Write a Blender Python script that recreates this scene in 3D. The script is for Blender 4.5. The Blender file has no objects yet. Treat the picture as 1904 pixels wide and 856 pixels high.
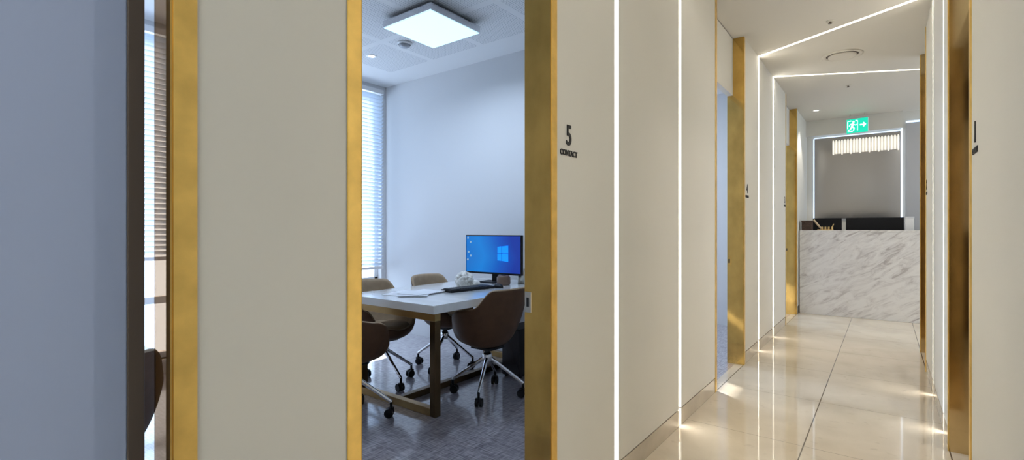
import bpy, bmesh, math, random
from mathutils import Vector, Matrix
random.seed(7)
PI = math.pi
sc = bpy.context.scene
col = sc.collection

# ------------------------------------------------------------------ camera, world, big lights
cam_d = bpy.data.cameras.new('camera')
cam_d.sensor_width = 36.0
cam_d.lens = 911.0/1904.0*36.0
cam_d.clip_start = 0.02
cam = bpy.data.objects.new('camera', cam_d)
col.objects.link(cam)
cam.location = (0, 0, 1.2)
cam.rotation_euler = (PI/2, 0, math.radians(37.3))
sc.camera = cam

w = bpy.data.worlds.new('world')
sc.world = w
w.use_nodes = True
w.node_tree.nodes['Background'].inputs[0].default_value = (0.54, 0.73, 1.0, 1)
w.node_tree.nodes['Background'].inputs[1].default_value = 4.6

vs = sc.view_settings
vs.view_transform = 'Standard'
vs.look = 'None'
vs.exposure = 0.0
vs.gamma = 1.0
vs.use_curve_mapping = False
sc.cycles.max_bounces = 10
sc.cycles.diffuse_bounces = 6
sc.cycles.glossy_bounces = 6
sc.cycles.sample_clamp_indirect = 6.0
sc.cycles.caustics_reflective = False

STRIP = 11.0            # light lines of the corridor
sun_d = bpy.data.lights.new('sun', 'SUN')
sun_d.energy = 9.0
sun_d.angle = math.radians(0.6)
sun_d.color = (1.0, 0.97, 0.92)
sun = bpy.data.objects.new('sun', sun_d)
sun.rotation_euler = Vector((0.857, -0.514, -0.594)).to_track_quat('-Z', 'Y').to_euler()
col.objects.link(sun)
def area(name, loc, size, power, color=(1, 1, 1), size_y=None, rot=(0, 0, 0), spread=180):
    l = bpy.data.lights.new(name, 'AREA')
    l.shape = 'RECTANGLE'
    l.size = size
    l.size_y = size_y or size
    l.energy = power
    l.color = color
    l.spread = math.radians(spread)
    o = bpy.data.objects.new(name, l)
    o.location = loc
    o.rotation_euler = rot
    col.objects.link(o)
    return o
COOL = (0.63, 0.775, 1.0)
area('meeting_room_panel_lamp', (-2.945, 2.79, 2.822), 0.5, 20, COOL, spread=160)
area('next_room_panel_lamp', (-2.945, 5.2, 2.88), 0.5, 40, (0.72, 0.84, 1.0))
area('third_room_panel_lamp', (-2.945, 7.7, 2.88), 0.5, 30, (0.80, 0.9, 1.0))
area('left_room_panel_lamp', (-3.1, -0.9, 2.88), 0.5, 40, COOL)
area('first_room_lamp', (1.6, 2.9, 2.88), 0.5, 24, (1.0, 0.9, 0.78))
area('second_room_lamp', (1.6, 5.7, 2.88), 0.5, 16, (1.0, 0.9, 0.78))
area('lobby_window_daylight', (3.9, 8.0, 1.6), 1.3, 52, (0.70, 0.82, 1.0), 2.0, (0, PI/2, 0))
area('lobby_fill_light', (0.9, 7.35, 2.88), 0.5, 8, (1.0, 0.95, 0.88))  # unseen fill light added to brighten the counter and lobby floor
area('entrance_ceiling_lamp', (-0.36, -1.4, 2.88), 0.8, 26, (0.86, 0.93, 1.0))

# ------------------------------------------------------------------ materials
def new_mat(name):
    m = bpy.data.materials.new(name)
    m.use_nodes = True
    nt = m.node_tree
    return m, nt, nt.nodes['Principled BSDF']

def mat(name, c, rough=0.5, metal=0.0, var=0.0, scale=8.0, bump=0.0, bscale=60.0, stretch=(1, 1, 1), coat=0.0, spec=0.5):
    m, nt, b = new_mat(name)
    b.inputs['Base Color'].default_value = (*c, 1)
    b.inputs['Roughness'].default_value = rough
    b.inputs['Metallic'].default_value = metal
    b.inputs['Coat Weight'].default_value = coat
    b.inputs['Specular IOR Level'].default_value = spec
    L = nt.links.new
    if var or bump:
        geo = nt.nodes.new('ShaderNodeTexCoord')
        mp = nt.nodes.new('ShaderNodeMapping')
        mp.inputs['Scale'].default_value = stretch
        L(geo.outputs['Object'], mp.inputs[0])
    if var:
        n = nt.nodes.new('ShaderNodeTexNoise')
        n.inputs['Scale'].default_value = scale
        n.inputs['Detail'].default_value = 6
        L(mp.outputs[0], n.inputs['Vector'])
        r = nt.nodes.new('ShaderNodeValToRGB')
        r.color_ramp.elements[0].position = 0.3
        r.color_ramp.elements[1].position = 0.7
        r.color_ramp.elements[0].color = (*[max(0, x*(1-var)) for x in c], 1)
        r.color_ramp.elements[1].color = (*[min(1, x*(1+var)) for x in c], 1)
        L(n.outputs[0], r.inputs[0])
        L(r.outputs[0], b.inputs['Base Color'])
    if bump:
        n2 = nt.nodes.new('ShaderNodeTexNoise')
        n2.inputs['Scale'].default_value = bscale
        n2.inputs['Detail'].default_value = 3
        L(mp.outputs[0], n2.inputs['Vector'])
        bp = nt.nodes.new('ShaderNodeBump')
        bp.inputs['Strength'].default_value = bump
        bp.inputs['Distance'].default_value = 0.01
        L(n2.outputs[0], bp.inputs['Height'])
        L(bp.outputs[0], b.inputs['Normal'])
    return m

def emit(name, c, s):
    m, nt, b = new_mat(name)
    b.inputs['Base Color'].default_value = (*c, 1)
    b.inputs['Emission Color'].default_value = (*c, 1)
    b.inputs['Emission Strength'].default_value = s
    b.inputs['Roughness'].default_value = 0.5
    return m

def math_node(nt, op, a, b=None):
    n = nt.nodes.new('ShaderNodeMath')
    n.operation = op
    for i, v in enumerate((a, b)):
        if v is None:
            continue
        if isinstance(v, (int, float)):
            n.inputs[i].default_value = v
        else:
            nt.links.new(v, n.inputs[i])
    return n.outputs[0]

def joint(nt, coord, off, pitch, half):
    """1 on a tile joint"""
    f = math_node(nt, 'FRACT', math_node(nt, 'ADD', math_node(nt, 'DIVIDE', math_node(nt, 'SUBTRACT', coord, off), pitch), 0.5))
    d = math_node(nt, 'MULTIPLY', math_node(nt, 'ABSOLUTE', math_node(nt, 'SUBTRACT', f, 0.5)), pitch)
    return math_node(nt, 'LESS_THAN', d, half)

def mix_col(nt, fac, a, b):
    n = nt.nodes.new('ShaderNodeMix')
    n.data_type = 'RGBA'
    for sock, v in ((n.inputs['Factor'], fac), (n.inputs['A'], a), (n.inputs['B'], b)):
        if isinstance(v, tuple):
            sock.default_value = (*v, 1)
        elif isinstance(v, (int, float)):
            sock.default_value = v
        else:
            nt.links.new(v, sock)
    return n.outputs['Result']

def marble_floor():
    m, nt, b = new_mat('cream_marble_tiles')
    g = nt.nodes.new('ShaderNodeNewGeometry')
    s = nt.nodes.new('ShaderNodeSeparateXYZ')
    nt.links.new(g.outputs['Position'], s.inputs[0])
    jx = joint(nt, s.outputs[0], -0.362, 0.64, 0.0030)
    jy = joint(nt, s.outputs[1], 3.14, 0.88, 0.0016)
    j = math_node(nt, 'MAXIMUM', jx, math_node(nt, 'MULTIPLY', jy, 0.75))
    n = nt.nodes.new('ShaderNodeTexNoise')
    n.inputs['Scale'].default_value = 2.2
    n.inputs['Detail'].default_value = 9
    n.inputs['Distortion'].default_value = 0.8
    nt.links.new(g.outputs['Position'], n.inputs['Vector'])
    r = nt.nodes.new('ShaderNodeValToRGB')
    r.color_ramp.elements[0].position = 0.32
    r.color_ramp.elements[0].color = (0.68, 0.595, 0.47, 1)
    r.color_ramp.elements[1].position = 0.62
    r.color_ramp.elements[1].color = (0.78, 0.69, 0.56, 1)
    nt.links.new(n.outputs[0], r.inputs[0])
    n2 = nt.nodes.new('ShaderNodeTexNoise')
    n2.inputs['Scale'].default_value = 14
    n2.inputs['Detail'].default_value = 6
    nt.links.new(g.outputs['Position'], n2.inputs['Vector'])
    r2 = nt.nodes.new('ShaderNodeValToRGB')
    r2.color_ramp.elements[0].position = 0.62
    r2.color_ramp.elements[0].color = (0, 0, 0, 1)
    r2.color_ramp.elements[1].position = 0.75
    r2.color_ramp.elements[1].color = (0.5, 0.5, 0.5, 1)
    nt.links.new(n2.outputs[0], r2.inputs[0])
    c = mix_col(nt, r2.outputs[0], r.outputs[0], (0.52, 0.44, 0.33))
    c = mix_col(nt, j, c, (0.16, 0.12, 0.08))
    nt.links.new(c, b.inputs['Base Color'])
    b.inputs['Roughness'].default_value = 0.035
    b.inputs['Specular IOR Level'].default_value = 0.6
    return m

def marble_white(name, base, vein, rough=0.2):
    m, nt, b = new_mat(name)
    g = nt.nodes.new('ShaderNodeNewGeometry')
    mp = nt.nodes.new('ShaderNodeMapping')
    mr = nt.nodes.new('ShaderNodeMapping')
    mr.inputs['Rotation'].default_value = (0, math.radians(32), 0)
    nt.links.new(g.outputs['Position'], mr.inputs[0])
    mp.inputs['Scale'].default_value = (2.2, 3.0, 8.0)
    nt.links.new(mr.outputs[0], mp.inputs[0])
    n = nt.nodes.new('ShaderNodeTexNoise')
    n.inputs['Scale'].default_value = 1.6
    n.inputs['Detail'].default_value = 10
    n.inputs['Roughness'].default_value = 0.68
    n.inputs['Distortion'].default_value = 1.2
    nt.links.new(mp.outputs[0], n.inputs['Vector'])
    r = nt.nodes.new('ShaderNodeValToRGB')
    e = r.color_ramp.elements
    e[0].position = 0.37
    e[0].color = (*vein, 1)
    e[1].position = 0.56
    e[1].color = (*base, 1)
    x = e.new(0.45)
    x.color = (*[0.35*a+0.65*c for a, c in zip(vein, base)], 1)
    nt.links.new(n.outputs[0], r.inputs[0])
    n2 = nt.nodes.new('ShaderNodeTexNoise')
    n2.inputs['Scale'].default_value = 1.5
    nt.links.new(g.outputs['Position'], n2.inputs['Vector'])
    c = mix_col(nt, n2.outputs[0], r.outputs[0], tuple(x*0.92 for x in base))
    nt.links.new(c, b.inputs['Base Color'])
    b.inputs['Roughness'].default_value = rough
    return m

def vinyl_floor():
    m, nt, b = new_mat('blue_grey_woven_floor')
    g = nt.nodes.new('ShaderNodeNewGeometry')
    outs = []
    for sx, sy in ((95, 11), (11, 95)):
        mp = nt.nodes.new('ShaderNodeMapping')
        mp.inputs['Scale'].default_value = (sx, sy, 1)
        nt.links.new(g.outputs['Position'], mp.inputs[0])
        n = nt.nodes.new('ShaderNodeTexNoise')
        n.inputs['Scale'].default_value = 1.0
        n.inputs['Detail'].default_value = 4
        nt.links.new(mp.outputs[0], n.inputs['Vector'])
        outs.append(n.outputs[0])
    sm = math_node(nt, 'MULTIPLY', math_node(nt, 'ADD', outs[0], outs[1]), 0.5)
    r = nt.nodes.new('ShaderNodeValToRGB')
    r.color_ramp.elements[0].position = 0.40
    r.color_ramp.elements[0].color = (0.20, 0.18, 0.205, 1)
    r.color_ramp.elements[1].position = 0.62
    r.color_ramp.elements[1].color = (0.60, 0.55, 0.59, 1)
    nt.links.new(sm, r.inputs[0])
    nt.links.new(r.outputs[0], b.inputs['Base Color'])
    b.inputs['Roughness'].default_value = 0.28
    b.inputs['IOR'].default_value = 1.7
    b.inputs['Coat Weight'].default_value = 1.0
    b.inputs['Coat IOR'].default_value = 1.9
    b.inputs['Coat Roughness'].default_value = 0.09
    bp = nt.nodes.new('ShaderNodeBump')
    bp.inputs['Strength'].default_value = 0.15
    bp.inputs['Distance'].default_value = 0.004
    nt.links.new(sm, bp.inputs['Height'])
    nt.links.new(bp.outputs[0], b.inputs['Normal'])
    return m

def perforated_ceiling():
    """plain bands and border; square fields pierced by a grid of small dark holes"""
    m, nt, b = new_mat('perforated_ceiling_board')
    g = nt.nodes.new('ShaderNodeNewGeometry')
    s = nt.nodes.new('ShaderNodeSeparateXYZ')
    nt.links.new(g.outputs['Position'], s.inputs[0])
    X, Y = s.outputs[0], s.outputs[1]
    band = math_node(nt, 'MAXIMUM', joint(nt, X, -3.66, 0.665, 0.033), joint(nt, Y, 3.48, 0.64, 0.033))
    edge = math_node(nt, 'MAXIMUM', math_node(nt, 'GREATER_THAN', Y, 3.48), math_node(nt, 'LESS_THAN', X, -4.32))
    plain = math_node(nt, 'MAXIMUM', band, edge)
    p = 0.0195
    def cell(c):
        f = math_node(nt, 'FRACT', math_node(nt, 'DIVIDE', c, p))
        d = math_node(nt, 'SUBTRACT', f, 0.5)
        return math_node(nt, 'MULTIPLY', d, d)
    rr = math_node(nt, 'ADD', cell(X), cell(Y))
    hole = math_node(nt, 'LESS_THAN', rr, 0.085)
    hole = math_node(nt, 'MULTIPLY', hole, math_node(nt, 'SUBTRACT', 1.0, plain))
    c = mix_col(nt, hole, (0.76, 0.76, 0.76), (0.42, 0.43, 0.45))
    nt.links.new(c, b.inputs['Base Color'])
    b.inputs['Roughness'].default_value = 0.8
    return m

M = {}
M['wall'] = mat('warm_white_wall_paint', (0.72, 0.705, 0.655), 0.55, var=0.02, scale=1.5)
M['room'] = mat('white_room_paint', (0.64, 0.64, 0.645), 0.6)
M['ceil'] = mat('warm_white_ceiling_paint', (0.70, 0.665, 0.60), 0.6)
M['brass'] = mat('polished_brass', (0.72, 0.46, 0.135), 0.11, 1.0, var=0.16, scale=9, stretch=(1, 1, 0.6), bump=0.012, bscale=9)
M['brasspale'] = mat('pale_polished_brass', (0.68, 0.53, 0.30), 0.10, 1.0, var=0.12, scale=9, stretch=(1, 1, 0.6))
M['brassface'] = mat('brushed_brass', (0.84, 0.57, 0.17), 0.42, 1.0, var=0.13, scale=14, bump=0.03, bscale=25)
M['brown'] = mat('dark_brown_metal', (0.11, 0.085, 0.07), 0.5, 0.0)
M['leaf'] = mat('pale_lavender_lacquer', (0.41, 0.49, 0.71), 0.35, 0.0)
M['gap'] = mat('shadow_gap_dark', (0.07, 0.055, 0.045), 0.8)
M['floor'] = marble_floor()
M['base'] = mat('cream_marble_base', (0.56, 0.50, 0.41), 0.15, var=0.1, scale=4)
M['counter'] = marble_white('white_veined_marble', (0.88, 0.865, 0.855), (0.24, 0.19, 0.19))
M['vinyl'] = vinyl_floor()
M['perf'] = perforated_ceiling()
M['walnut'] = mat('dark_walnut_panel', (0.07, 0.042, 0.025), 0.4, var=0.3, scale=5, stretch=(8, 8, 0.6))
M['black'] = mat('black_plastic', (0.008, 0.008, 0.010), 0.45, spec=0.2)
M['ink'] = mat('black_lettering', (0.01, 0.01, 0.012), 0.5)
M['white'] = mat('white_lacquer', (0.80, 0.80, 0.80), 0.3)
M['tabletop'] = mat('white_stone_tabletop', (0.88, 0.88, 0.87), 0.12, var=0.05, scale=3, stretch=(1, 5, 1), coat=1.0)
M['tabletop'].node_tree.nodes['Principled BSDF'].inputs['Coat IOR'].default_value = 1.9
M['tabletop'].node_tree.nodes['Principled BSDF'].inputs['Coat Roughness'].default_value = 0.2
M['bronze'] = mat('shaded_bronze_frame', (0.12, 0.075, 0.038), 0.28, 1.0, var=0.1, scale=12)  # frame bronze with the dark reflections of the legs put into the colour
M['rail'] = mat('lit_bronze_rail', (0.40, 0.26, 0.11), 0.28, 1.0, var=0.1, scale=12)  # same frame bronze, lightened where the rails catch the light
M['leather'] = mat('brown_leather', (0.105, 0.052, 0.026), 0.55, spec=0.25, var=0.12, scale=20, bump=0.15, bscale=220)
M['seat'] = mat('taupe_leather', (0.36, 0.26, 0.165), 0.6, spec=0.25, var=0.1, scale=20, bump=0.12, bscale=220)
M['chrome'] = mat('chrome', (0.75, 0.75, 0.77), 0.12, 1.0)
M['steel'] = mat('satin_nickel', (0.62, 0.60, 0.55), 0.3, 1.0)
M['strip'] = emit('warm_white_light_line', (1.0, 0.965, 0.895), STRIP)
M['panel'] = emit('cool_light_diffuser', (0.56, 0.86, 1.0), 1.15)
M['spot'] = emit('downlight_lens', (1.0, 0.93, 0.82), 5.0)
M['paper'] = mat('white_paper', (0.74, 0.75, 0.78), 0.6)
M['coral'] = mat('white_coral', (0.74, 0.72, 0.67), 0.8, var=0.15, scale=40, bump=0.5, bscale=70)
M['gold'] = mat('gold_metal', (0.75, 0.55, 0.25), 0.3, 1.0)
M['wicker'] = mat('dark_brown_wicker', (0.07, 0.04, 0.028), 0.7, var=0.5, scale=60, bump=0.6, bscale=120)
M['wood'] = mat('pale_wood', (0.58, 0.45, 0.30), 0.5, var=0.1, scale=30)
M['green'] = emit('green_sign_face', (0.004, 0.60, 0.40), 0.95)
M['signwhite'] = emit('white_sign_symbol', (0.80, 1.0, 0.95), 1.1)
M['mirror'] = mat('grey_mirror_film', (0.42, 0.41, 0.405), 0.28, 0.75, bump=0.01, bscale=3, stretch=(1, 1, 1))
M['reflectglow'] = emit('warm_reflection_glow', (1.0, 0.94, 0.82), 0.75)  # emission paints the bright bars reflected in the mirror panel
M['halo'] = emit('cool_halo_light', (0.66, 0.80, 1.0), 1.1)

def slat_mat():
    m, nt, b = new_mat('white_blind_slat')
    b.inputs['Base Color'].default_value = (0.80, 0.82, 0.85, 1)
    b.inputs['Roughness'].default_value = 0.5
    t = nt.nodes.new('ShaderNodeBsdfTranslucent')
    t.inputs[0].default_value = (0.75, 0.85, 0.95, 1)
    mx = nt.nodes.new('ShaderNodeMixShader')
    mx.inputs[0].default_value = 0.35
    out = nt.nodes['Material Output']
    nt.links.new(b.outputs[0], mx.inputs[1])
    nt.links.new(t.outputs[0], mx.inputs[2])
    nt.links.new(mx.outputs[0], out.inputs[0])
    return m
M['slat'] = slat_mat()

def glass_mat():
    m, nt, b = new_mat('clear_window_glass')
    tr = nt.nodes.new('ShaderNodeBsdfTransparent')
    gl = nt.nodes.new('ShaderNodeBsdfGlossy')
    gl.inputs['Roughness'].default_value = 0.02
    mx = nt.nodes.new('ShaderNodeMixShader')
    mx.inputs[0].default_value = 0.06
    nt.links.new(tr.outputs[0], mx.inputs[1])
    nt.links.new(gl.outputs[0], mx.inputs[2])
    nt.links.new(mx.outputs[0], nt.nodes['Material Output'].inputs[0])
    return m
M['glass'] = glass_mat()
def tint_mat():
    m, nt, b = new_mat('bronze_tinted_glass')
    tr = nt.nodes.new('ShaderNodeBsdfTransparent')
    tr.inputs[0].default_value = (0.62, 0.50, 0.40, 1)
    gl = nt.nodes.new('ShaderNodeBsdfGlossy')
    gl.inputs['Roughness'].default_value = 0.05
    mx = nt.nodes.new('ShaderNodeMixShader')
    mx.inputs[0].default_value = 0.10
    nt.links.new(tr.outputs[0], mx.inputs[1])
    nt.links.new(gl.outputs[0], mx.inputs[2])
    nt.links.new(mx.outputs[0], nt.nodes['Material Output'].inputs[0])
    return m
M['tint'] = tint_mat()

def screen_mat():
    m, nt, b = new_mat('blue_desktop_screen')
    tc = nt.nodes.new('ShaderNodeTexCoord')
    s = nt.nodes.new('ShaderNodeSeparateXYZ')
    nt.links.new(tc.outputs['Generated'], s.inputs[0])
    dz = math_node(nt, 'ABSOLUTE', math_node(nt, 'SUBTRACT', s.outputs[2], 0.42))
    f = math_node(nt, 'ADD', s.outputs[0], math_node(nt, 'MULTIPLY', dz, 0.22))
    r = nt.nodes.new('ShaderNodeValToRGB')
    e = r.color_ramp.elements
    e[0].position = 0.05
    e[0].color = (0.0, 0.15, 0.56, 1)
    e[1].position = 0.95
    e[1].color = (0.003, 0.03, 0.33, 1)
    x = e.new(0.35)
    x.color = (0.0, 0.20, 0.66, 1)
    x = e.new(0.72)
    x.color = (0.0, 0.075, 0.47, 1)
    nt.links.new(f, r.inputs[0])
    b.inputs['Base Color'].default_value = (0.01, 0.01, 0.02, 1)
    b.inputs['Roughness'].default_value = 0.25
    nt.links.new(r.outputs[0], b.inputs['Emission Color'])
    b.inputs['Emission Strength'].default_value = 1.0
    return m
M['screen'] = screen_mat()
M['screenlight'] = emit('screen_light_blue', (0.0, 0.20, 0.70), 1.0)
M['icon'] = emit('screen_icon', (0.22, 0.32, 0.42), 0.6)

# ------------------------------------------------------------------ mesh helpers
def bx(bm, x0, x1, y0, y1, z0, z1, rot=None):
    vs_ = [bm.verts.new((x, y, z)) for x in (min(x0, x1), max(x0, x1)) for y in (min(y0, y1), max(y0, y1)) for z in (min(z0, z1), max(z0, z1))]
    for f in ((0, 1, 3, 2), (4, 6, 7, 5), (0, 4, 5, 1), (2, 3, 7, 6), (0, 2, 6, 4), (1, 5, 7, 3)):
        bm.faces.new([vs_[i] for i in f])
    if rot is not None:
        for v in vs_:
            v.co = rot @ v.co
    return vs_

def prism(bm, pts, z0, z1):
    """vertical prism over a plan polygon (counter-clockwise)"""
    a = [bm.verts.new((p[0], p[1], z0)) for p in pts]
    b = [bm.verts.new((p[0], p[1], z1)) for p in pts]
    n = len(pts)
    bm.faces.new(a[::-1])
    bm.faces.new(b)
    for i in range(n):
        bm.faces.new((a[i], a[(i+1) % n], b[(i+1) % n], b[i]))

def tube(bm, p0, p1, r0, r1=None, n=16, cap=True):
    p0, p1 = Vector(p0), Vector(p1)
    r1 = r0 if r1 is None else r1
    d = (p1-p0).normalized()
    u = d.orthogonal().normalized()
    v = d.cross(u)
    A, B = [], []
    for i in range(n):
        a = 2*PI*i/n
        e = u*math.cos(a)+v*math.sin(a)
        A.append(bm.verts.new(p0+e*r0))
        B.append(bm.verts.new(p1+e*r1))
    for i in range(n):
        bm.faces.new((A[i], A[(i+1) % n], B[(i+1) % n], B[i]))
    if cap:
        bm.faces.new(A[::-1])
        bm.faces.new(B)

def lathe(bm, prof, n=40, c=(0, 0, 0)):
    """prof: (r, z) list"""
    rows = []
    for r, z in prof:
        if r < 1e-6:
            rows.append([bm.verts.new((c[0], c[1], c[2]+z))])
        else:
            rows.append([bm.verts.new((c[0]+r*math.cos(2*PI*i/n), c[1]+r*math.sin(2*PI*i/n), c[2]+z)) for i in range(n)])
    for a, b in zip(rows[:-1], rows[1:]):
        for i in range(n):
            j = (i+1) % n
            if len(a) == 1 and len(b) == 1:
                continue
            if len(a) == 1:
                bm.faces.new((a[0], b[j], b[i]))
            elif len(b) == 1:
                bm.faces.new((a[i], a[j], b[0]))
            else:
                bm.faces.new((a[i], a[j], b[j], b[i]))

def obj(name, bm, m, parent=None, smooth=False, bevel=0.0, loc=None, seg=2):
    bmesh.ops.recalc_face_normals(bm, faces=bm.faces[:])
    me = bpy.data.meshes.new(name)
    bm.to_mesh(me)
    bm.free()
    me.materials.append(m)
    if smooth:
        for p in me.polygons:
            p.use_smooth = True
    o = bpy.data.objects.new(name, me)
    col.objects.link(o)
    if parent:
        o.parent = parent
    if loc:
        o.location = loc
    if bevel:
        b = o.modifiers.new('bevel', 'BEVEL')
        b.width = bevel
        b.segments = seg
        b.limit_method = 'ANGLE'
    return o

def B():
    return bmesh.new()

def thing(name, label, cat, loc=(0, 0, 0), rotz=0, group=None):
    o = bpy.data.objects.new(name, None)
    o.empty_display_size = 0.1
    col.objects.link(o)
    o.location = loc
    o.rotation_euler = (0, 0, rotz)
    o['label'] = label
    o['category'] = cat
    if group:
        o['group'] = group
    return o

def tag(o, label, cat, group=None):
    o['label'] = label
    o['category'] = cat
    if group:
        o['group'] = group
    return o

def struct(name, bm, m, label=None, bevel=0.0):
    o = obj(name, bm, m, bevel=bevel)
    o['kind'] = 'structure'
    if label:
        o['label'] = label
    return o

def dup(root, loc, rotz, label, group=None):
    r = root.copy()
    col.objects.link(r)
    r.location = loc
    r.rotation_euler = (0, 0, rotz)
    r['label'] = label
    if group:
        r['group'] = group
    for ch in list(root.children):
        c = ch.copy()
        col.objects.link(c)
        c.parent = r
        for g in list(ch.children):
            d = g.copy()
            col.objects.link(d)
            d.parent = c
    return r

# ------------------------------------------------------------------ setting
H = 2.92
XL, XR = -1.0, 0.275
XW = -4.8              # window wall of the meeting rooms
GW = 0.0225            # half width of a light line
FW = 0.038             # brass face on the wall
# light lines: (y on the left wall, y on the right wall)
RINGS = [(2.12, 1.35), (3.01, 3.86), (5.35, 4.68), (6.15, 6.80)]
# doors: opening y0, y1, lining depth
LD = [(-0.515, 0.325, 0.088), (0.714, 1.555, 0.119), (3.827, 4.71, 0.137), (7.04, 7.965, 0.137)]
RD = [(2.71, 3.55, 0.137), (5.45, 6.25, 0.137)]
HEAD = 2.41
RWE = 6.292            # end of the right corridor wall

def wall_run(name, label, sgn, xp, ya, yb, doors, grooves, thick):
    """corridor wall: painted boards from the shadow gap to the ceiling, grooves for the light lines"""
    bm, bb, bg = B(), B(), B()
    cuts = []
    for d in doors:
        cuts.append((d[0]-FW, d[1]+FW, 'd'))
    for g in grooves:
        cuts.append((g-GW, g+GW, 'g'))
    cuts.sort()
    y = ya
    def seg(y0, y1, t):
        xb = xp+sgn*t
        bx(bm, xp, xb, y0, y1, 0.107, H+0.05)
        bx(bb, xp, xb, y0, y1, 0.0, 0.100)
        bx(bg, xp+sgn*0.006, xb, y0, y1, 0.100, 0.107)
    for c in cuts:
        t = thick((y+c[0])/2)
        seg(y, c[0], t)
        if c[2] == 'g':
            bx(bm, xp+sgn*0.032, xp+sgn*thick(c[0]), c[0], c[1], 0.0, H+0.05)
        y = c[1]
    seg(y, yb, thick((y+yb)/2))
    side = name.split('_')[1]
    struct(name, bm, M['wall'], label)
    struct('baseboard_'+side, bb, M['base'], 'flush cream marble baseboard along the %s corridor wall' % side)
    struct('trim_'+('1' if side == 'left' else '2'), bg, M['gap'], 'dark shadow gap above the %s marble baseboard' % side)

def thickL(y):
    return 0.088 if y < 0.7 else (0.119 if y < 3.8 else 0.137)
wall_run('wall_left', 'warm white corridor wall on the left with brass doorways', -1, XL, -2.6, 9.12, LD, [r[0] for r in RINGS], thickL)
wall_run('wall_right', 'warm white corridor wall at the right edge of the photo', 1, XR, -2.6, RWE, RD, [r[1] for r in RINGS[:3]], lambda y: 0.137)

bm = B()
bx(bm, -1.0-0.07, 4.1, -2.6, 9.2, -0.06, 0.0)
struct('floor', bm, M['floor'], 'polished cream marble corridor floor')
bm = B()
bx(bm, -5.0, XL-0.07, -3.1, 9.2, -0.06, 0.0)
struct('floor_rooms', bm, M['vinyl'], 'blue grey woven floor of the meeting rooms')

# corridor ceiling: boards between the oblique light lines
bm = B()
edges = [(-2.6, -2.6)]
for a, b_ in RINGS[:3]:
    edges += [(a-GW, b_-GW), (a+GW, b_+GW)]
edges.append((5.75, 5.75))
xa, xb = XL-0.12, XR+0.12
for i in range(0, len(edges), 2):
    (a0, b0), (a1, b1) = edges[i], edges[i+1]
    s = 1.0/(XR-XL)
    def at(a, b_, x):
        return a+(b_-a)*(x-XL)*s
    pts = [(xa, at(a0, b0, xa)), (xb, at(a0, b0, xb)), (xb, at(a1, b1, xb)), (xa, at(a1, b1, xa))]
    prism(bm, pts, H, H+0.06)
bx(bm, xa, xb, -2.6, 5.75, H+0.032, H+0.1)
SL = (6.80-6.15)/(XR-XL)
XE = 1.6               # the last light line runs on into the lobby
def ly(x):
    return 6.15+SL*(x-XL)
prism(bm, [(xa, 5.75), (4.1, 5.75), (4.1, ly(XE)-GW), (XE, ly(XE)-GW), (xa, ly(xa)-GW)], H, H+0.06)
prism(bm, [(xa, ly(xa)+GW), (XE, ly(XE)+GW), (XE, 9.2), (xa, 9.2)], H, H+0.06)
prism(bm, [(XE, ly(XE)-GW), (4.1, ly(XE)-GW), (4.1, 9.2), (XE, 9.2)], H, H+0.06)
bx(bm, xa, 4.1, 5.75, 9.2, H+0.032, H+0.1)
struct('ceiling', bm, M['ceil'], 'warm white corridor ceiling cut by oblique light lines')
bm = B()
bx(bm, -5.0, XL-0.086, -3.1, 9.2, H, H+0.1)
struct('ceiling_rooms', bm, M['perf'], 'perforated white ceiling boards with plain bands')
bm = B()
bx(bm, XR+0.13, 3.2, -0.5, 5.74, H, H+0.1)
struct('ceiling_side', bm, M['ceil'])

# lobby shell and entrance end
bm = B()
bx(bm, -1.2, 4.1, 9.12, 9.3, 0, H)
struct('wall_back', bm, M['wall'], 'lobby back wall behind the reception counter')
bm = B()
bx(bm, XR+0.137, 4.1, 6.23, 6.29, 0, H)
struct('wall_lobby', bm, M['wall'])
bm = B()
bx(bm, 4.0, 4.1, 6.29, 9.2, 0, H)
struct('wall_far', bm, M['wall'])
bm = B()
bx(bm, -1.2, 0.6, -2.7, -2.6, 0, H)
struct('wall_front', bm, M['wall'])
# right-hand rooms
bm = B()
bx(bm, 3.1, 3.2, -0.5, 6.23, 0, H)
bx(bm, XR+0.13, 3.2, -0.5, -0.4, 0, H)
bx(bm, XR+0.14, 3.1, 4.35, 4.42, 0, H)
struct('wall_east', bm, M['wall'])

for n_, (z0, z1, m_) in enumerate(((0, 1.2, 'walnut'), (1.2, 1.88, 'counter'), (2.42, H, 'walnut'))):  # unseen wall bands added for the right brass jamb to reflect
    bm = B()
    bx(bm, XR+0.14, 3.1, -0.4, -0.37, z0, z1)
    struct('trim_%d' % (n_+4), bm, M[m_])
# meeting room partitions
bm = B()
P0, P1 = Vector((-1.095, 0.52)), Vector((XW, 1.75))
d = (P1-P0).normalized()
nrm = Vector((-d.y, d.x))*0.03
prism(bm, [P0-nrm, P0+nrm, P1+nrm, P1-nrm][::-1], 0, H)
struct('wall_south', bm, M['room'], 'white partition between the two left meeting rooms')
bm = B()
bx(bm, XW, XL-0.12, 3.785, 3.825, 0, H)
struct('wall_north', bm, M['room'], 'white side wall of the meeting room behind the blue monitor')
bm = B()
bx(bm, XW, XL-0.137, 6.52, 6.58, 0, H)
bx(bm, XW, XL-0.137, 9.12, 9.2, 0, H)
bx(bm, XW, XL-0.088, -3.1, -3.0, 0, H)
struct('wall_inner', bm, M['room'])

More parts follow.
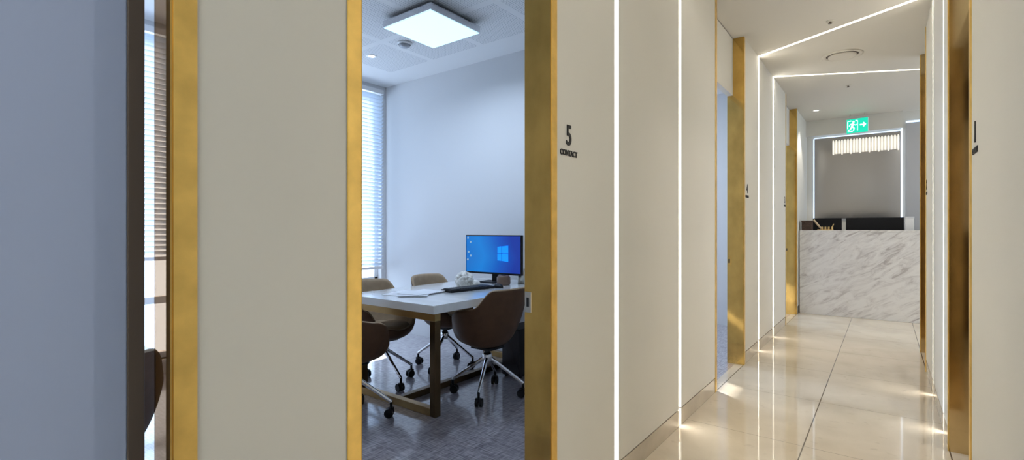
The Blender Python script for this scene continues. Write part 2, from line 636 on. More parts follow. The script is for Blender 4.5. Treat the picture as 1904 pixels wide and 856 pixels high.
# window wall
WINS = [(-1.8, 1.62), (1.95, 3.72), (4.1, 6.5), (6.9, 8.9)]  # third window, unseen, lengthened to let the sun patch through
WZ0, WZ1 = 0.12, 2.86
bm = B()
y = -3.1
for a, b_ in WINS:
    bx(bm, XW-0.2, XW, y, a, 0, H)
    bx(bm, XW-0.2, XW, a, b_, 0, WZ0)
    bx(bm, XW-0.2, XW, a, b_, WZ1, H)
    y = b_
bx(bm, XW-0.2, XW, y, 9.2, 0, H)
struct('wall_west', bm, M['room'], 'white window wall of the meeting rooms')
for i, (a, b_) in enumerate(WINS):
    t = thing('window_%d' % (i+1), 'tall white framed window of meeting room', 'window', (XW-0.1, (a+b_)/2, WZ0))
    t['kind'] = 'structure'
    hw = (b_-a)/2
    hz = WZ1-WZ0
    bm = B()
    f = 0.05
    bx(bm, -0.03, 0.03, -hw, hw, 0, f)
    bx(bm, -0.03, 0.03, -hw, hw, hz-f, hz)
    for yy in (-hw+f/2, 0, hw-f/2):
        bx(bm, -0.03, 0.03, yy-f/2, yy+f/2, f, hz-f)
    bx(bm, -0.03, 0.03, -hw, hw, 0.46, 0.52)
    obj('window_frame', bm, M['white'], t, bevel=0.004)
    bm = B()
    bx(bm, -0.004, 0.004, -hw, hw, f, hz-f)
    obj('pane', bm, M['glass'], t)
    bm = B()
    bx(bm, 0.03, 0.115, -hw, hw, -0.02, 0.0)
    obj('window_sill', bm, M['white'], t)

# blinds
def blind(a, b_, label, zb=0.74, zt=WZ1):
    t = thing('venetian_blind', label, 'blind', (XW+0.035, (a+b_)/2, 0), 0, 'venetian blinds of the meeting rooms')
    hw = (b_-a)/2-0.01
    bm = B()
    bx(bm, -0.025, 0.025, -hw, hw, zt-0.05, zt)
    obj('head_rail', bm, M['white'], t, bevel=0.003)
    bm = B()
    z = zt-0.085
    tilt = math.radians(36)
    while z > zb+0.03:
        c, s = math.cos(tilt)*0.025, math.sin(tilt)*0.025
        q = [(-c, -hw, z-s), (-c, hw, z-s), (0.0, hw, z+0.004), (0.0, -hw, z+0.004), (c, hw, z+s), (c, -hw, z+s)]
        v = [bm.verts.new(p) for p in q]
        bm.faces.new((v[0], v[1], v[2], v[3]))
        bm.faces.new((v[3], v[2], v[4], v[5]))
        z -= 0.043
    o = obj('slats', bm, M['slat'], t)
    so = o.modifiers.new('solid', 'SOLIDIFY')
    so.thickness = 0.0015
    bm = B()
    bx(bm, -0.02, 0.02, -hw, hw, zb, zb+0.03)
    obj('bottom_rail', bm, M['white'], t, bevel=0.003)
    for yy in (-hw+0.2, hw-0.2):
        bm = B()
        tube(bm, (0.028, yy, zb), (0.028, yy, zt-0.05), 0.0015, n=6)
        obj('ladder_cord', bm, M['white'], t)
    return t
blind(*WINS[1], 'white slatted blind in the meeting room behind the white table')
blind(*WINS[0], 'slatted blind seen through the narrow gap beside the lavender door', 0.95)
blind(*WINS[2], 'slatted blind in the room behind the second brass doorway', 0.74, 2.60)  # unseen, hung low so the gap above it shapes the sun patch

# ------------------------------------------------------------------ doorways
def doorway(n, sgn, xp, y0, y1, dep, label, strike=True, fin=False):
    t = thing('door_%d' % n, label, 'doorway', (xp, (y0+y1)/2, 0))
    t['kind'] = 'structure'
    hw = (y1-y0)/2
    rec = 0.09 if dep > 0.1 else 0.06
    th = 0.004
    for s in (-1, 1):
        bm = B()
        ys = s*hw
        if fin and s == 1:
            bx(bm, 0.0, sgn*0.02, ys+0.001, ys-th, 0, H)
        else:
            bx(bm, 0.0, sgn*rec, ys, ys-s*th, 0, H)
            bx(bm, sgn*rec, sgn*dep, ys, ys-s*th, 0, HEAD)
        obj('jamb', bm, M['brass'] if sgn < 0 else M['brasspale'], t)
        bm = B()
        bx(bm, -sgn*0.004, sgn*0.02, ys+s*0.0, ys+s*FW, 0, H)
        obj('face_trim', bm, M['brassface'], t, bevel=0.001)
        bm = B()
        if fin and s == 1:
            bx(bm, sgn*0.056, sgn*0.064, hw-0.0085, hw+FW+0.001, 0, HEAD)
            obj('tinted_glass_fin', bm, M['tint'], t)
        else:
            bx(bm, sgn*0.02, sgn*dep, ys+s*0.0005, ys+s*FW, 0, H)
            obj('stud', bm, M['wall'], t)
        if strike and s == 1:
            bm = B()
            bx(bm, sgn*(dep-0.032), sgn*(dep-0.002), ys-th, ys-th-0.003, 0.88, 0.96)
            k = obj('strike_plate', bm, M['steel'] if strike is True else M['brass'], t, bevel=0.001)
            bm = B()
            bx(bm, sgn*(dep-0.022), sgn*(dep-0.011), ys-th-0.0025, ys-th-0.004, 0.902, 0.938)
            obj('keyhole', bm, M['ink'], k)
    bm = B()
    bx(bm, sgn*rec, sgn*dep, -hw+th, hw-th, HEAD, H)
    obj('fascia', bm, M['wall'], t)
    return t

doorway(1, -1, XL, *LD[0], 'brass framed doorway at the far left with lavender door nearly shut', strike=False, fin=True)
doorway(2, -1, XL, *LD[1], 'brass framed doorway open to the meeting room with white table')
doorway(3, -1, XL, *LD[2], 'brass framed doorway halfway along the left corridor wall', strike='small')
doorway(4, -1, XL, *LD[3], 'last brass framed doorway on the left beside the marble counter', strike='small')
doorway(5, 1, XR, *RD[0], 'nearest brass framed doorway on the right corridor wall', strike=False)
doorway(6, 1, XR, *RD[1], 'farther brass framed doorway on the right corridor wall', strike=False)

t = thing('sliding_door', 'pale lavender sliding door leaf with dark brown edge at far left', 'door', (-1.119, -0.15, 0))
bm = B()
bx(bm, -0.017, 0.017, -0.45, 0.436, 0.008, 2.40)
obj('door_leaf', bm, M['leaf'], t, bevel=0.002)
bm = B()
bx(bm, -0.019, 0.019, 0.436, 0.4625, 0.008, 2.40)
obj('edge_profile', bm, M['brown'], t, bevel=0.002)

# ------------------------------------------------------------------ light lines
LN = ['light line nearest the number five sign', 'second light line from the number five sign, left of the brass doorway',
      'oblique light line crossing the ceiling just past the halfway doorway', 'farthest light line framing the corridor before the reception']
for k, (a, b_) in enumerate(RINGS):
    t = thing('light_strip', 'warm white recessed '+LN[k], 'light strip', (XL, a, 0), 0, 'recessed light lines of the corridor')
    bm = B()
    bx(bm, -0.031, -0.022, -GW, GW, 0.0, H+0.02)
    obj('diffuser', bm, M['strip'], t)
    if k < 3:
        bm = B()
        bx(bm, XR-XL+0.022, XR-XL+0.031, b_-a-GW, b_-a+GW, 0.0, H+0.02)
        obj('diffuser', bm, M['strip'], t)
    bm = B()
    x0, x1 = -0.02, (XR-XL+0.02 if k < 3 else XE-XL-0.005)
    k_ = (b_-a)/(XR-XL)
    prism(bm, [(x0, k_*x0-GW), (x1, k_*x1-GW), (x1, k_*x1+GW), (x0, k_*x0+GW)], H+0.022, H+0.031)
    obj('diffuser', bm, M['strip'], t)

# ------------------------------------------------------------------ lobby
t = thing('reception_counter', 'white veined marble reception counter closing the end of the corridor', 'counter', (0.5, 8.45, 0))
bm = B()
bx(bm, -1.485, 2.4, -0.30, -0.22, 0.0, 1.175)
obj('marble_front', bm, M['counter'], t, bevel=0.003)
bm = B()
bx(bm, -1.485, 2.4, -0.305, 0.0, 1.175, 1.197)
obj('counter_top', bm, M['counter'], t, bevel=0.003)
bm = B()
bx(bm, -1.485, 2.4, -0.22, 0.30, 0.72, 0.75)
bx(bm, -1.485, -1.455, -0.22, 0.30, 0.0, 0.72)
bx(bm, 2.37, 2.4, -0.22, 0.30, 0.0, 0.72)
obj('work_top', bm, M['white'], t)

# beam above the mirror panel
bm = B()
bx(bm, -1.0, 0.20, 9.02, 9.12, 2.68, H)
struct('trim_3', bm, M['wall'], 'dropped beam above the grey mirror panel')
t = thing('mirror_panel', 'large grey mirrored panel on the wall behind the reception counter', 'panel', (-0.357, 9.12, 1.38))
bm = B()
NX, NZ = 48, 48
W_, H_ = 1.07, 1.26
vv = []
for i in range(NX+1):
    row = []
    for j in range(NZ+1):
        u, v = i/NX, j/NZ
        e = (1-(2*u-1)**4)*(1-(2*v-1)**4)+0.0*u
        row.append(bm.verts.new((-W_/2+W_*u, -0.035-0.022*e, H_*v)))
    vv.append(row)
for i in range(NX):
    for j in range(NZ):
        bm.faces.new((vv[i][j], vv[i+1][j], vv[i+1][j+1], vv[i][j+1]))
bx(bm, -W_/2, W_/2, -0.034, -0.008, 0, H_)
obj('mirror_sheet', bm, M['mirror'], t, smooth=True)
bm = B()
bx(bm, -W_/2-0.02, W_/2+0.02, -0.008, 0, -0.03, H_+0.02)
obj('backing', bm, M['white'], t)
bm = B()
bx(bm, -W_/2-0.018, -W_/2-0.002, -0.03, -0.008, 0, H_)
bx(bm, W_/2+0.002, W_/2+0.022, -0.03, -0.008, -0.16, H_+0.1)
bx(bm, -W_/2, W_/2, -0.03, -0.008, H_+0.002, H_+0.018)
obj('halo_light', bm, M['halo'], t)
t = thing('glowing_reflection', 'row of glowing upright bars imitating a reflection near the top of the grey mirrored panel', 'reflection', (-0.245, 9.05, 2.36))  # glowing bars stand in for a reflection, no lamp hangs here
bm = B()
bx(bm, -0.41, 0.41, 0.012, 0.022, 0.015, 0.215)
obj('reflection_backing', bm, M['white'], t, bevel=0.002)
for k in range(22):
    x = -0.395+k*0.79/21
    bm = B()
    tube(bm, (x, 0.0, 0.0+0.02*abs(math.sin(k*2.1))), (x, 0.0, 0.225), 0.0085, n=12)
    obj('reflection_bar', bm, M['reflectglow'], t, smooth=True)
t = thing('wall_panel', 'narrow blue grey panel right of the mirrored panel in the lobby', 'panel', (0.62, 9.12, 1.2))
bm = B()
bx(bm, -0.38, 0.40, -0.03, 0, 0, 1.55)
obj('panel_sheet', bm, mat('grey_blue_laminate', (0.50, 0.51, 0.54), 0.3), t, bevel=0.004)
bm = B()
bx(bm, -0.38, 0.40, -0.035, 0, 1.555, 1.575)
obj('cove_light', bm, M['halo'], t)

# exit sign
t = thing('exit_sign', 'green illuminated exit sign with running figure hanging over the counter', 'sign', (-0.33, 8.84, 2.635), math.radians(-11))
bm = B()
bx(bm, -0.136, 0.136, 0.0, 0.03, 0, 0.215)
obj('housing', bm, M['white'], t, bevel=0.004)
bm = B()
bx(bm, -0.132, 0.132, -0.003, 0.001, 0.004, 0.211)
obj('sign_face', bm, M['green'], t)
bm = B()
def stroke(bm, a, b_, wd):
    a, b_ = Vector((a[0], 0, a[1])), Vector((b_[0], 0, b_[1]))
    d = (b_-a).normalized()
    n = Vector((-d.z, 0, d.x))*wd/2
    fr = [a-n, a+n, b_+n, b_-n]
    v0 = [bm.verts.new((p.x, -0.0055, p.z)) for p in fr]
    v1 = [bm.verts.new((p.x, -0.003, p.z)) for p in fr]
    bm.faces.new(v0)
    bm.faces.new(v1[::-1])
    for i in range(4):
        bm.faces.new((v0[i], v0[(i+1) % 4], v1[(i+1) % 4], v1[i]))
tube(bm, (-0.045, -0.0055, 0.168), (-0.045, -0.003, 0.168), 0.015)
for a, b_, wd in (((-0.05, 0.15), (-0.065, 0.095), 0.026), ((-0.065, 0.098), (-0.035, 0.075), 0.015), ((-0.035, 0.075), (-0.045, 0.035), 0.014),
                  ((-0.068, 0.095), (-0.085, 0.055), 0.015), ((-0.085, 0.055), (-0.115, 0.045), 0.013), ((-0.048, 0.145), (-0.085, 0.135), 0.012),
                  ((-0.085, 0.135), (-0.098, 0.11), 0.011), ((-0.05, 0.142), (-0.022, 0.118), 0.011), ((-0.022, 0.118), (-0.005, 0.128), 0.010)):
    stroke(bm, a, b_, wd)
for a, b_ in (((-0.118, 0.18), (-0.118, 0.07)), ((-0.118, 0.185), (-0.07, 0.185)), ((0.005, 0.185), (0.005, 0.03)), ((-0.02, 0.185), (0.005, 0.185)), ((-0.118, 0.03), (-0.055, 0.03))):
    stroke(bm, a, b_, 0.010)
obj('running_figure', bm, M['signwhite'], t)
bm = B()
stroke(bm, (0.035, 0.115), (0.10, 0.115), 0.018)
stroke(bm, (0.075, 0.145), (0.105, 0.112), 0.016)
stroke(bm, (0.075, 0.085), (0.105, 0.118), 0.016)
obj('arrow', bm, M['signwhite'], t)
bm = B()
tube(bm, (-0.09, 0.015, 0.215), (-0.09, 0.015, H-2.635), 0.006, n=10)
obj('hanger', bm, M['steel'], t)
bm = B()
tube(bm, (0.09, 0.015, 0.215), (0.09, 0.015, H-2.635), 0.006, n=10)
obj('hanger', bm, M['steel'], t)

# monitors behind the counter (seen from the back) on the work top
def back_monitor(x, wd, label):
    t = thing('reception_monitor', label, 'monitor', (x, 8.62, 0.75), 0, 'monitors behind the reception counter')
    bm = B()
    bx(bm, -wd/2, wd/2, -0.02, 0.02, 0.17, 0.625)
    obj('screen_case', bm, M['black'], t, bevel=0.006)
    bm = B()
    bx(bm, -0.03, 0.03, -0.03, -0.021, 0.01, 0.40)
    obj('stand_neck', bm, M['black'], t)
    bm = B()
    bx(bm, -0.11, 0.11, -0.09, 0.08, 0, 0.012)
    obj('stand_base', bm, M['black'], t, bevel=0.003)
back_monitor(-0.685, 0.36, 'narrower black monitor behind the counter next to the wicker box')
back_monitor(-0.125, 0.66, 'wide black monitor behind the counter beside the white box')
t = thing('storage_box', 'white upright box beside the wide black monitor behind the counter', 'box', (0.262, 8.62, 0.75))
bm = B()
bx(bm, -0.048, 0.048, -0.08, 0.08, 0, 0.61)
obj('box_body', bm, M['white'], t, bevel=0.004)
bm = B()
bx(bm, -0.05, 0.05, -0.082, 0.082, 0.61, 0.63)
obj('lid', bm, M['paper'], t, bevel=0.004)
t = thing('wicker_box', 'dark brown wicker box at the left end of the counter top', 'box', (-0.905, 8.30, 1.197))
bm = B()
bx(bm, -0.066, 0.066, -0.07, 0.07, 0, 0.125)
obj('box_body', bm, M['wicker'], t, bevel=0.008)
bm = B()
bx(bm, -0.07, 0.07, -0.074, 0.074, 0.12, 0.14)
obj('rim', bm, M['wicker'], t, bevel=0.006)
t = thing('pen_stand', 'small gold pen stand beside the brown wicker box on the counter', 'pen stand', (-0.675, 8.28, 1.197))
bm = B()
bx(bm, -0.10, 0.09, -0.04, 0.04, 0, 0.012)
for x in (-0.045, -0.005, 0.035, 0.075):
    tube(bm, (x, 0, 0.012), (x, 0, 0.05), 0.012)
obj('holder', bm, M['gold'], t, bevel=0.002)
bm = B()
tube(bm, (-0.055, 0, 0.02), (-0.15, 0, 0.15), 0.012, 0.014)
obj('wooden_pen', bm, M['wood'], t)
bm = B()
tube(bm, (0.07, 0, 0.03), (0.095, 0, 0.09), 0.006)
obj('gold_pen', bm, M['gold'], t)

# ------------------------------------------------------------------ ceiling fittings of the corridor
def sprinkler(x, y, label):
    t = thing('sprinkler_head', label, 'sprinkler', (x, y, H), 0, 'ceiling sprinklers of the corridor')
    bm = B()
    lathe(bm, [(0, 0), (0.030, 0), (0.028, -0.005), (0.012, -0.007), (0, -0.007)], 24)
    obj('cover_plate', bm, M['ceil'], t, smooth=True)
    bm = B()
    tube(bm, (0, 0, -0.006), (0, 0, -0.018), 0.009, n=12)
    lathe(bm, [(0, -0.018), (0.015, -0.019), (0.015, -0.022), (0, -0.022)], 16)
    obj('deflector', bm, M['brown'], t)
sprinkler(-0.36, 4.79, 'small sprinkler beside the nearer oblique ceiling light line')
sprinkler(-0.35, 7.05, 'small sprinkler on the ceiling in front of the exit sign')
t = thing('air_diffuser', 'round white air diffuser ring between the two ceiling light lines', 'air diffuser', (-0.337, 5.80, H))
bm = B()
lathe(bm, [(0.172, 0), (0.172, -0.006), (0.150, -0.012), (0.138, -0.006), (0.134, 0)], 56)
obj('outer_ring', bm, M['ceil'], t, smooth=True)
bm = B()
lathe(bm, [(0, -0.0005), (0.135, -0.0005)], 56)
obj('throat', bm, M['brown'], t)
bm = B()
lathe(bm, [(0, -0.004), (0.118, -0.004), (0.118, -0.014), (0.11, -0.018), (0, -0.018)], 56)
obj('centre_disc', bm, M['ceil'], t)
def downlight(x, y, label, r=0.045, power=8, color=(1, .93, .82)):
    t = thing('downlight', label, 'downlight', (x, y, H), 0, 'small round downlights')
    bm = B()
    lathe(bm, [(r*0.72, -0.001), (r*0.75, -0.004), (r*1.2, -0.004), (r*1.25, 0.0)], 32)
    obj('trim_ring', bm, M['white'], t, smooth=True)
    bm = B()
    lathe(bm, [(0, -0.002), (r*0.72, -0.002)], 24)
    obj('lens', bm, M['spot'], t)
    l = bpy.data.lights.new('downlight_beam', 'SPOT')
    l.energy = power
    l.color = color
    l.spot_size = math.radians(80)
    l.spot_blend = 0.6
    l.shadow_soft_size = 0.03
    o = bpy.data.objects.new('downlight_beam', l)
    o.location = (x, y, H-0.03)
    col.objects.link(o)
downlight(-0.79, 8.25, 'small bright downlight in the ceiling left of the exit sign', power=45)
downlight(-4.04, 3.01, 'small round downlight by the blinds in the meeting room ceiling', power=6)

# ------------------------------------------------------------------ number signs
def text_bm(body, size, ext=0.0015, sx=1.0):
    cu = bpy.data.curves.new('lettering', 'FONT')
    cu.body = body
    cu.size = size
    cu.extrude = ext
    cu.align_x = 'CENTER'
    cu.offset = size*(0.014 if size > 0.05 else 0.028)
    o = bpy.data.objects.new('lettering', cu)
    col.objects.link(o)
    dg = bpy.context.evaluated_depsgraph_get()
    me = bpy.data.meshes.new_from_object(o.evaluated_get(dg))
    bpy.data.objects.remove(o)
    bm = bmesh.new()
    bm.from_mesh(me)
    bpy.data.meshes.remove(me)
    for v in bm.verts:
        v.co.x *= sx
    return bm
def number_sign(side, y, num, cap, label, z=1.537):
    t = thing('number_sign', label, 'sign', (XL+0.002 if side < 0 else XR-0.002, y, z), 0, 'black room number signs on the corridor walls')
    if side < 0:
        mt = Matrix(((0, 0, 1), (1, 0, 0), (0, 1, 0))).to_4x4()
    else:
        mt = Matrix(((0, 0, -1), (-1, 0, 0), (0, 1, 0))).to_4x4()
    for nm, body, size, sx, dz in (('numeral', num, 0.114, 0.80, 0.0), ('caption', cap, 0.031, 0.86, -0.043)):
        bm = text_bm(body, size, 0.0015, sx)
        for v in bm.verts:
            v.co = (mt @ v.co) + Vector((0, 0, dz))
        obj(nm, bm, M['ink'], t)
number_sign(-1, 1.683, '5', 'CONTACT', 'black number five sign on the wall right of the meeting room doorway')
number_sign(-1, 4.84, '4', 'CONTACT', 'tiny black number sign right of the halfway brass doorway on the left')
number_sign(-1, 6.93, '3', 'CONTACT', 'tiny black number sign before the last brass doorway on the left')
number_sign(1, 2.565, '1', 'CONTACT', 'black number one sign on the right wall by the nearest right doorway')
number_sign(1, 5.33, '2', 'CONTACT', 'tiny black number sign beside the farther right brass doorway')

# ------------------------------------------------------------------ meeting room ceiling fittings
t = thing('ceiling_light', 'square white light panel on the meeting room ceiling', 'ceiling light', (-2.945, 2.79, H))
bm = B()
bx(bm, -0.20, 0.20, -0.20, 0.20, -0.035, 0)
obj('mounting', bm, M['steel'], t)
bm = B()
bx(bm, -0.278, 0.278, -0.278, 0.278, -0.088, -0.035)
obj('housing', bm, M['chrome'], t, bevel=0.003)
bm = B()
bx(bm, -0.270, 0.270, -0.270, 0.270, -0.093, -0.087)
obj('diffuser', bm, M['panel'], t)
t = thing('smoke_detector', 'round smoke detector on the ceiling beside the square light panel', 'smoke detector', (-3.51, 2.98, H))
bm = B()
lathe(bm, [(0, 0), (0.065, 0), (0.065, -0.012), (0.055, -0.02)], 36)
obj('base', bm, M['white'], t, smooth=True)
bm = B()
lathe(bm, [(0.05, -0.018), (0.048, -0.034), (0.03, -0.045), (0, -0.047)], 36)
obj('sensor_dome', bm, mat('grey_plastic', (0.4, 0.42, 0.46), 0.4), t, smooth=True)

# ------------------------------------------------------------------ meeting table
def make_table(label, loc, rotz=0):
    t = thing('meeting_table', label, 'table', loc, rotz, 'white topped meeting tables')
    hx, hy = 0.465, 0.80
    bm = B()
    bx(bm, -hx, hx, -hy, hy, 0.676, 0.73)
    obj('tabletop', bm, M['tabletop'], t, bevel=0.003)
    bm = B()
    bx(bm, -hx+0.05, hx-0.05, -hy+0.05, hy-0.05, 0.664, 0.676)
    obj('underframe', bm, M['black'], t)
    s = 0.05
    for yy in (-hy+0.07, hy-0.12):
        bm = B()
        bx(bm, -hx+0.06, hx-0.06, yy, yy+s, 0.614, 0.664)
        obj('top_rail', bm, M['rail'], t, bevel=0.003)
        bm = B()
        bx(bm, -hx+0.06+s, hx-0.06-s, yy, yy+s, 0.0, 0.05)
        obj('foot_rail', bm, M['rail'], t, bevel=0.003)
        for sx in (-1, 1):
            bm = B()
            xx = sx*(hx-0.06)
            bx(bm, xx-sx*s, xx, yy, yy+s, 0.0, 0.614)
            obj('leg', bm, M['bronze'], t, bevel=0.003)
    bm = B()
    bx(bm, -0.025, 0.025, -hy+0.12, hy-0.12, 0.0, 0.045)
    obj('floor_stretcher', bm, M['bronze'], t, bevel=0.003)
    return t
TX, TY = -2.685, 2.915
table = make_table('white stone topped meeting table with bronze frame under the blue monitor', (TX, TY, 0))
dup(table, (-2.75, -0.12, 0), 0, 'white topped table in the room seen past the lavender door')

# ------------------------------------------------------------------ chairs
def interp(pts, a):
    for (x0, y0), (x1, y1) in zip(pts[:-1], pts[1:]):
        if a <= x1:
            k = (a-x0)/(x1-x0)
            k = k*k*(3-2*k)
            return y0+(y1-y0)*k
    return pts[-1][1]
RIM = [(0, 0.80), (0.72, 0.795), (1.22, 0.665), (1.75, 0.64), (2.1, 0.61), (2.5, 0.475), (PI, 0.45)]
def make_chair(label, loc, rotz, star, group):
    t = thing('swivel_chair', label, 'chair', loc, rotz, group)
    bm = B()
    n, m_ = 64, 14
    zb = 0.355
    rows = []
    cv = bm.verts.new((0, 0.0, zb))
    for j in range(1, m_+1):
        th = PI/2*j/m_
        row = []
        for i in range(n):
            ph = 2*PI*i/n
            a = ph if ph <= PI else 2*PI-ph
            h = interp(RIM, a)
            r = math.sin(th)**0.62
            z = zb+(h-zb)*(1-math.cos(th))**1.15
            k = 0.86+0.16*(z-zb)/0.4
            row.append(bm.verts.new((math.sin(ph)*0.285*r*k, -math.cos(ph)*0.275*r*k-0.012*(z-zb)/0.4, z)))
        rows.append(row)
    for i in range(n):
        bm.faces.new((cv, rows[0][i], rows[0][(i+1) % n]))
    for a, b_ in zip(rows[:-1], rows[1:]):
        for i in range(n):
            bm.faces.new((a[i], b_[i], b_[(i+1) % n], a[(i+1) % n]))
    s = obj('shell', bm, M['leather'], t, smooth=True)
    md = s.modifiers.new('thick', 'SOLIDIFY')
    md.thickness = 0.028
    md.offset = -1
    s.data.materials.append(M['seat'])
    md.material_offset = 1
    md.material_offset_rim = 1
    sb = s.modifiers.new('sub', 'SUBSURF')
    sb.levels = sb.render_levels = 1
    bm = B()
    prof = [(0, 0.40), (0.10, 0.40), (0.175, 0.42), (0.198, 0.445), (0.19, 0.466), (0.12, 0.474), (0, 0.472)]
    lathe(bm, prof, 40)
    for v in bm.verts:
        v.co.y = v.co.y*1.0+0.015
    obj('seat_cushion', bm, M['seat'], t, smooth=True)
    bm = B()
    tube(bm, (0, 0, 0.30), (0, 0, 0.375), 0.022)
    bx(bm, -0.08, 0.08, -0.09, 0.09, 0.342, 0.358)
    obj('gas_column', bm, M['black'], t)
    bm = B()
    lathe(bm, [(0, 0.245), (0.03, 0.245), (0.036, 0.26), (0.036, 0.295), (0.026, 0.31), (0, 0.31)], 24)
    obj('hub', bm, M['chrome'], t, smooth=True)
    for q in range(4):
        an = star+q*PI/2-rotz
        dx, dy = math.cos(an), math.sin(an)
        bm = B()
        tube(bm, (dx*0.02, dy*0.02, 0.272), (dx*0.265, dy*0.265, 0.098), 0.0145, 0.011, 14)
        lg = obj('leg', bm, M['chrome'], t, smooth=False)
        bm = B()
        cx, cy = dx*0.262, dy*0.262
        tube(bm, (cx, cy, 0.105), (cx, cy, 0.05), 0.009, n=12)
        px, py = -dy, dx
        for s_ in (-1, 1):
            tube(bm, (cx+px*0.006*s_-dx*0.012, cy+py*0.006*s_-dy*0.012, 0.029), (cx+px*0.024*s_-dx*0.012, cy+py*0.024*s_-dy*0.012, 0.029), 0.029, n=20)
        bx(bm, cx-0.014, cx+0.014, cy-0.014, cy+0.014, 0.04, 0.064)
        obj('caster', bm, M['black'], lg)
    return t
G = 'brown bucket chairs around the meeting table'
R = math.radians
make_chair('brown leather bucket chair in front of the blue monitor, back to the doorway', (-2.305, 2.73, 0), R(88), R(-63), G)
make_chair('brown bucket chair at the near end of the table, half hidden by the brass edge', (-2.72, 1.86, 0), R(-6), R(40), G)
make_chair('brown bucket chair on the window side of the table, nearer the doorway', (-3.12, 2.43, 0), R(-92), R(-8), G)
make_chair('brown bucket chair on the far side of the table left of the monitor', (-3.08, 3.07, 0), R(-84), R(20), G)
make_chair('brown bucket chair glimpsed through the gap beside the lavender door', (-2.22, 0.40, 0), R(92), R(30), G)

# ------------------------------------------------------------------ on the table
TT = 0.73
t = thing('computer_monitor', 'black computer monitor with blue desktop on the white table', 'monitor', (-2.785, 3.38, TT), R(4))
bm = B()
bx(bm, -0.305, 0.305, -0.012, 0.02, 0.075, 0.425)
obj('bezel', bm, M['black'], t, bevel=0.004)
bm = B()
bx(bm, -0.294, 0.294, -0.0135, -0.011, 0.092, 0.415)
scr = obj('screen', bm, M['screen'], t)
bm = B()
for (x0, x1) in ((0.055, 0.098), (0.103, 0.17)):
    k0, k1 = 0.06+0.10*(x0-0.055), 0.06+0.10*(x1-0.055)
    for lo, hi in ((-1, -0.04), (0.04, 1)):
        q = [(x0, 0.262+k0*lo), (x1, 0.262+k1*lo), (x1, 0.262+k1*hi), (x0, 0.262+k0*hi)]
        a = [bm.verts.new((p[0], -0.0145, p[1])) for p in q]
        b_ = [bm.verts.new((p[0], -0.0136, p[1])) for p in q]
        bm.faces.new(a)
        bm.faces.new(b_[::-1])
        for i in range(4):
            bm.faces.new((a[i], a[(i+1) % 4], b_[(i+1) % 4], b_[i]))
obj('window_emblem', bm, M['screenlight'], scr)
for x, z in ((-0.275, 0.40), (-0.245, 0.36), (-0.268, 0.27), (-0.243, 0.235), (-0.278, 0.20)):
    bm = B()
    tube(bm, (x, -0.0145, z), (x, -0.0136, z), 0.010, n=16)
    obj('desktop_icon', bm, M['icon'], scr)
bm = B()
bx(bm, -0.03, 0.03, 0.02, 0.045, 0.01, 0.22)
obj('stand_neck', bm, M['black'], t, bevel=0.004)
bm = B()
bx(bm, -0.12, 0.12, -0.07, 0.10, 0, 0.012)
obj('stand_base', bm, M['black'], t, bevel=0.005)

t = thing('keyboard', 'black keyboard lying on the white table under the white coral', 'keyboard', (-2.60, 2.85, TT), R(82))
bm = B()
bx(bm, -0.22, 0.22, -0.065, 0.065, 0, 0.018)
obj('case', bm, M['black'], t, bevel=0.004)
bm = B()
for i in range(15):
    for j in range(5):
        x, y = -0.20+i*0.0272, -0.05+j*0.0225
        bx(bm, x, x+0.022, y, y+0.018, 0.018, 0.024)
obj('keys', bm, mat('dark_grey_keys', (0.03, 0.03, 0.034), 0.5), t)

# coral ornament: a lumpy branching cluster
bm = B()
bmesh.ops.create_icosphere(bm, subdivisions=5, radius=0.05)
rnd = random.Random(3)
knobs = [Vector((rnd.gauss(0, 1), rnd.gauss(0, 1), rnd.gauss(0.35, 0.8))).normalized() for _ in range(95)]
for v in bm.verts:
    dn = v.co.normalized()
    k = max(dn.dot(q) for q in knobs)
    v.co = dn*(0.050+0.030*max(0, (k-0.955)/0.045)**0.6)
    v.co.z = max(v.co.z, -0.05)
bmesh.ops.translate(bm, verts=bm.verts[:], vec=(0, 0, 0.05))
t = thing('coral_ornament', 'white knobbly coral ornament on the table in front of the monitor', 'ornament', (-2.775, 2.99, TT))
obj('coral', bm, M['coral'], t, smooth=True)
bm = B()
bmesh.ops.create_icosphere(bm, subdivisions=3, radius=0.028)
for v in bm.verts:
    dn = v.co.normalized()
    k = max(dn.dot(q) for q in knobs)
    v.co = dn*(0.02+0.02*max(0, (k-0.88)/0.12))
    v.co.z = max(v.co.z, -0.02)
bmesh.ops.translate(bm, verts=bm.verts[:], vec=(0.085, 0.05, 0.02))
obj('coral_fragment', bm, M['coral'], t, smooth=True)

t = thing('document_stack', 'loose white papers lying on the near half of the table', 'papers', (-2.83, 2.41, TT), R(18))
for k, (dx, dy, r) in enumerate(((0, 0, 0), (0.10, -0.02, 0.35), (0.12, 0.03, -0.2))):
    bm = B()
    rot = Matrix.Translation((dx, dy, 0.0)) @ Matrix.Rotation(r, 4, 'Z')
    bx(bm, -0.105, 0.105, -0.148, 0.148, k*0.004, k*0.004+0.0035, rot)
    obj('sheet', bm, M['paper'], t)

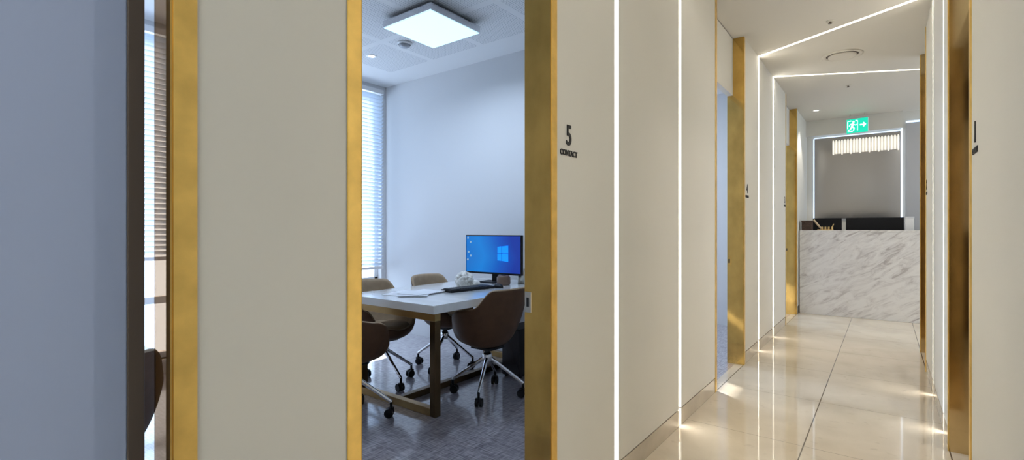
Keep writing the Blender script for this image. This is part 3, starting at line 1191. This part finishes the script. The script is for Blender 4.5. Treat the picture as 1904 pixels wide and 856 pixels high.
t = thing('leather_tissue_box', 'brown rounded tissue box on the table right of the monitor stand', 'tissue box', (-2.605, 3.30, TT))
bm = B()
lathe(bm, [(0, 0), (0.052, 0), (0.06, 0.012), (0.058, 0.065), (0.045, 0.08), (0.012, 0.082), (0, 0.08)], 36)
obj('case', bm, mat('tan_leather', (0.13, 0.075, 0.05), 0.5), t, smooth=True)
bm = B()
lathe(bm, [(0.016, 0.080), (0.022, 0.083), (0.016, 0.086), (0.011, 0.083)], 24)
obj('opening_ring', bm, M['black'], t, smooth=True)
t = thing('pen_cup', 'small clear cup of pens at the right end of the table', 'pen cup', (-2.55, 3.48, TT))
bm = B()
lathe(bm, [(0, 0), (0.03, 0), (0.033, 0.08), (0.030, 0.08), (0.028, 0.004), (0, 0.004)], 28)
obj('cup', bm, M['steel'], t, smooth=True)
bm = B()
for a in (0.3, 2.1, 4.2):
    tube(bm, (0.01*math.cos(a), 0.01*math.sin(a), 0.006), (0.03*math.cos(a), 0.03*math.sin(a), 0.13), 0.004, n=8)
obj('pens', bm, M['wood'], t)
t = thing('computer_mouse', 'black computer mouse beside the keyboard on the table', 'mouse', (-2.50, 3.10, TT), R(80))
bm = B()
bmesh.ops.create_uvsphere(bm, u_segments=24, v_segments=14, radius=1.0)
for v in bm.verts:
    v.co = Vector((v.co.x*0.03, v.co.y*0.05, max(0.0, v.co.z*0.026+0.008)))
obj('shell', bm, M['black'], t, smooth=True)
bm = B()
tube(bm, (-0.003, 0.028, 0.028), (0.003, 0.028, 0.028), 0.007, n=14)
obj('wheel', bm, M['steel'], t)

t = thing('computer_tower', 'black computer tower on the floor under the far end of the table', 'computer', (-2.42, 3.36, 0), R(0))
bm = B()
bx(bm, -0.09, 0.09, -0.20, 0.20, 0.015, 0.40)
obj('case', bm, M['black'], t, bevel=0.006)
bm = B()
bx(bm, -0.085, 0.085, -0.206, -0.20, 0.03, 0.39)
obj('front_panel', bm, mat('glossy_black', (0.015, 0.015, 0.018), 0.2), t, bevel=0.003)
for sx in (-1, 1):
    for sy in (-1, 1):
        bm = B()
        tube(bm, (sx*0.07, sy*0.17, 0), (sx*0.07, sy*0.17, 0.018), 0.015)
        obj('foot', bm, M['black'], t)
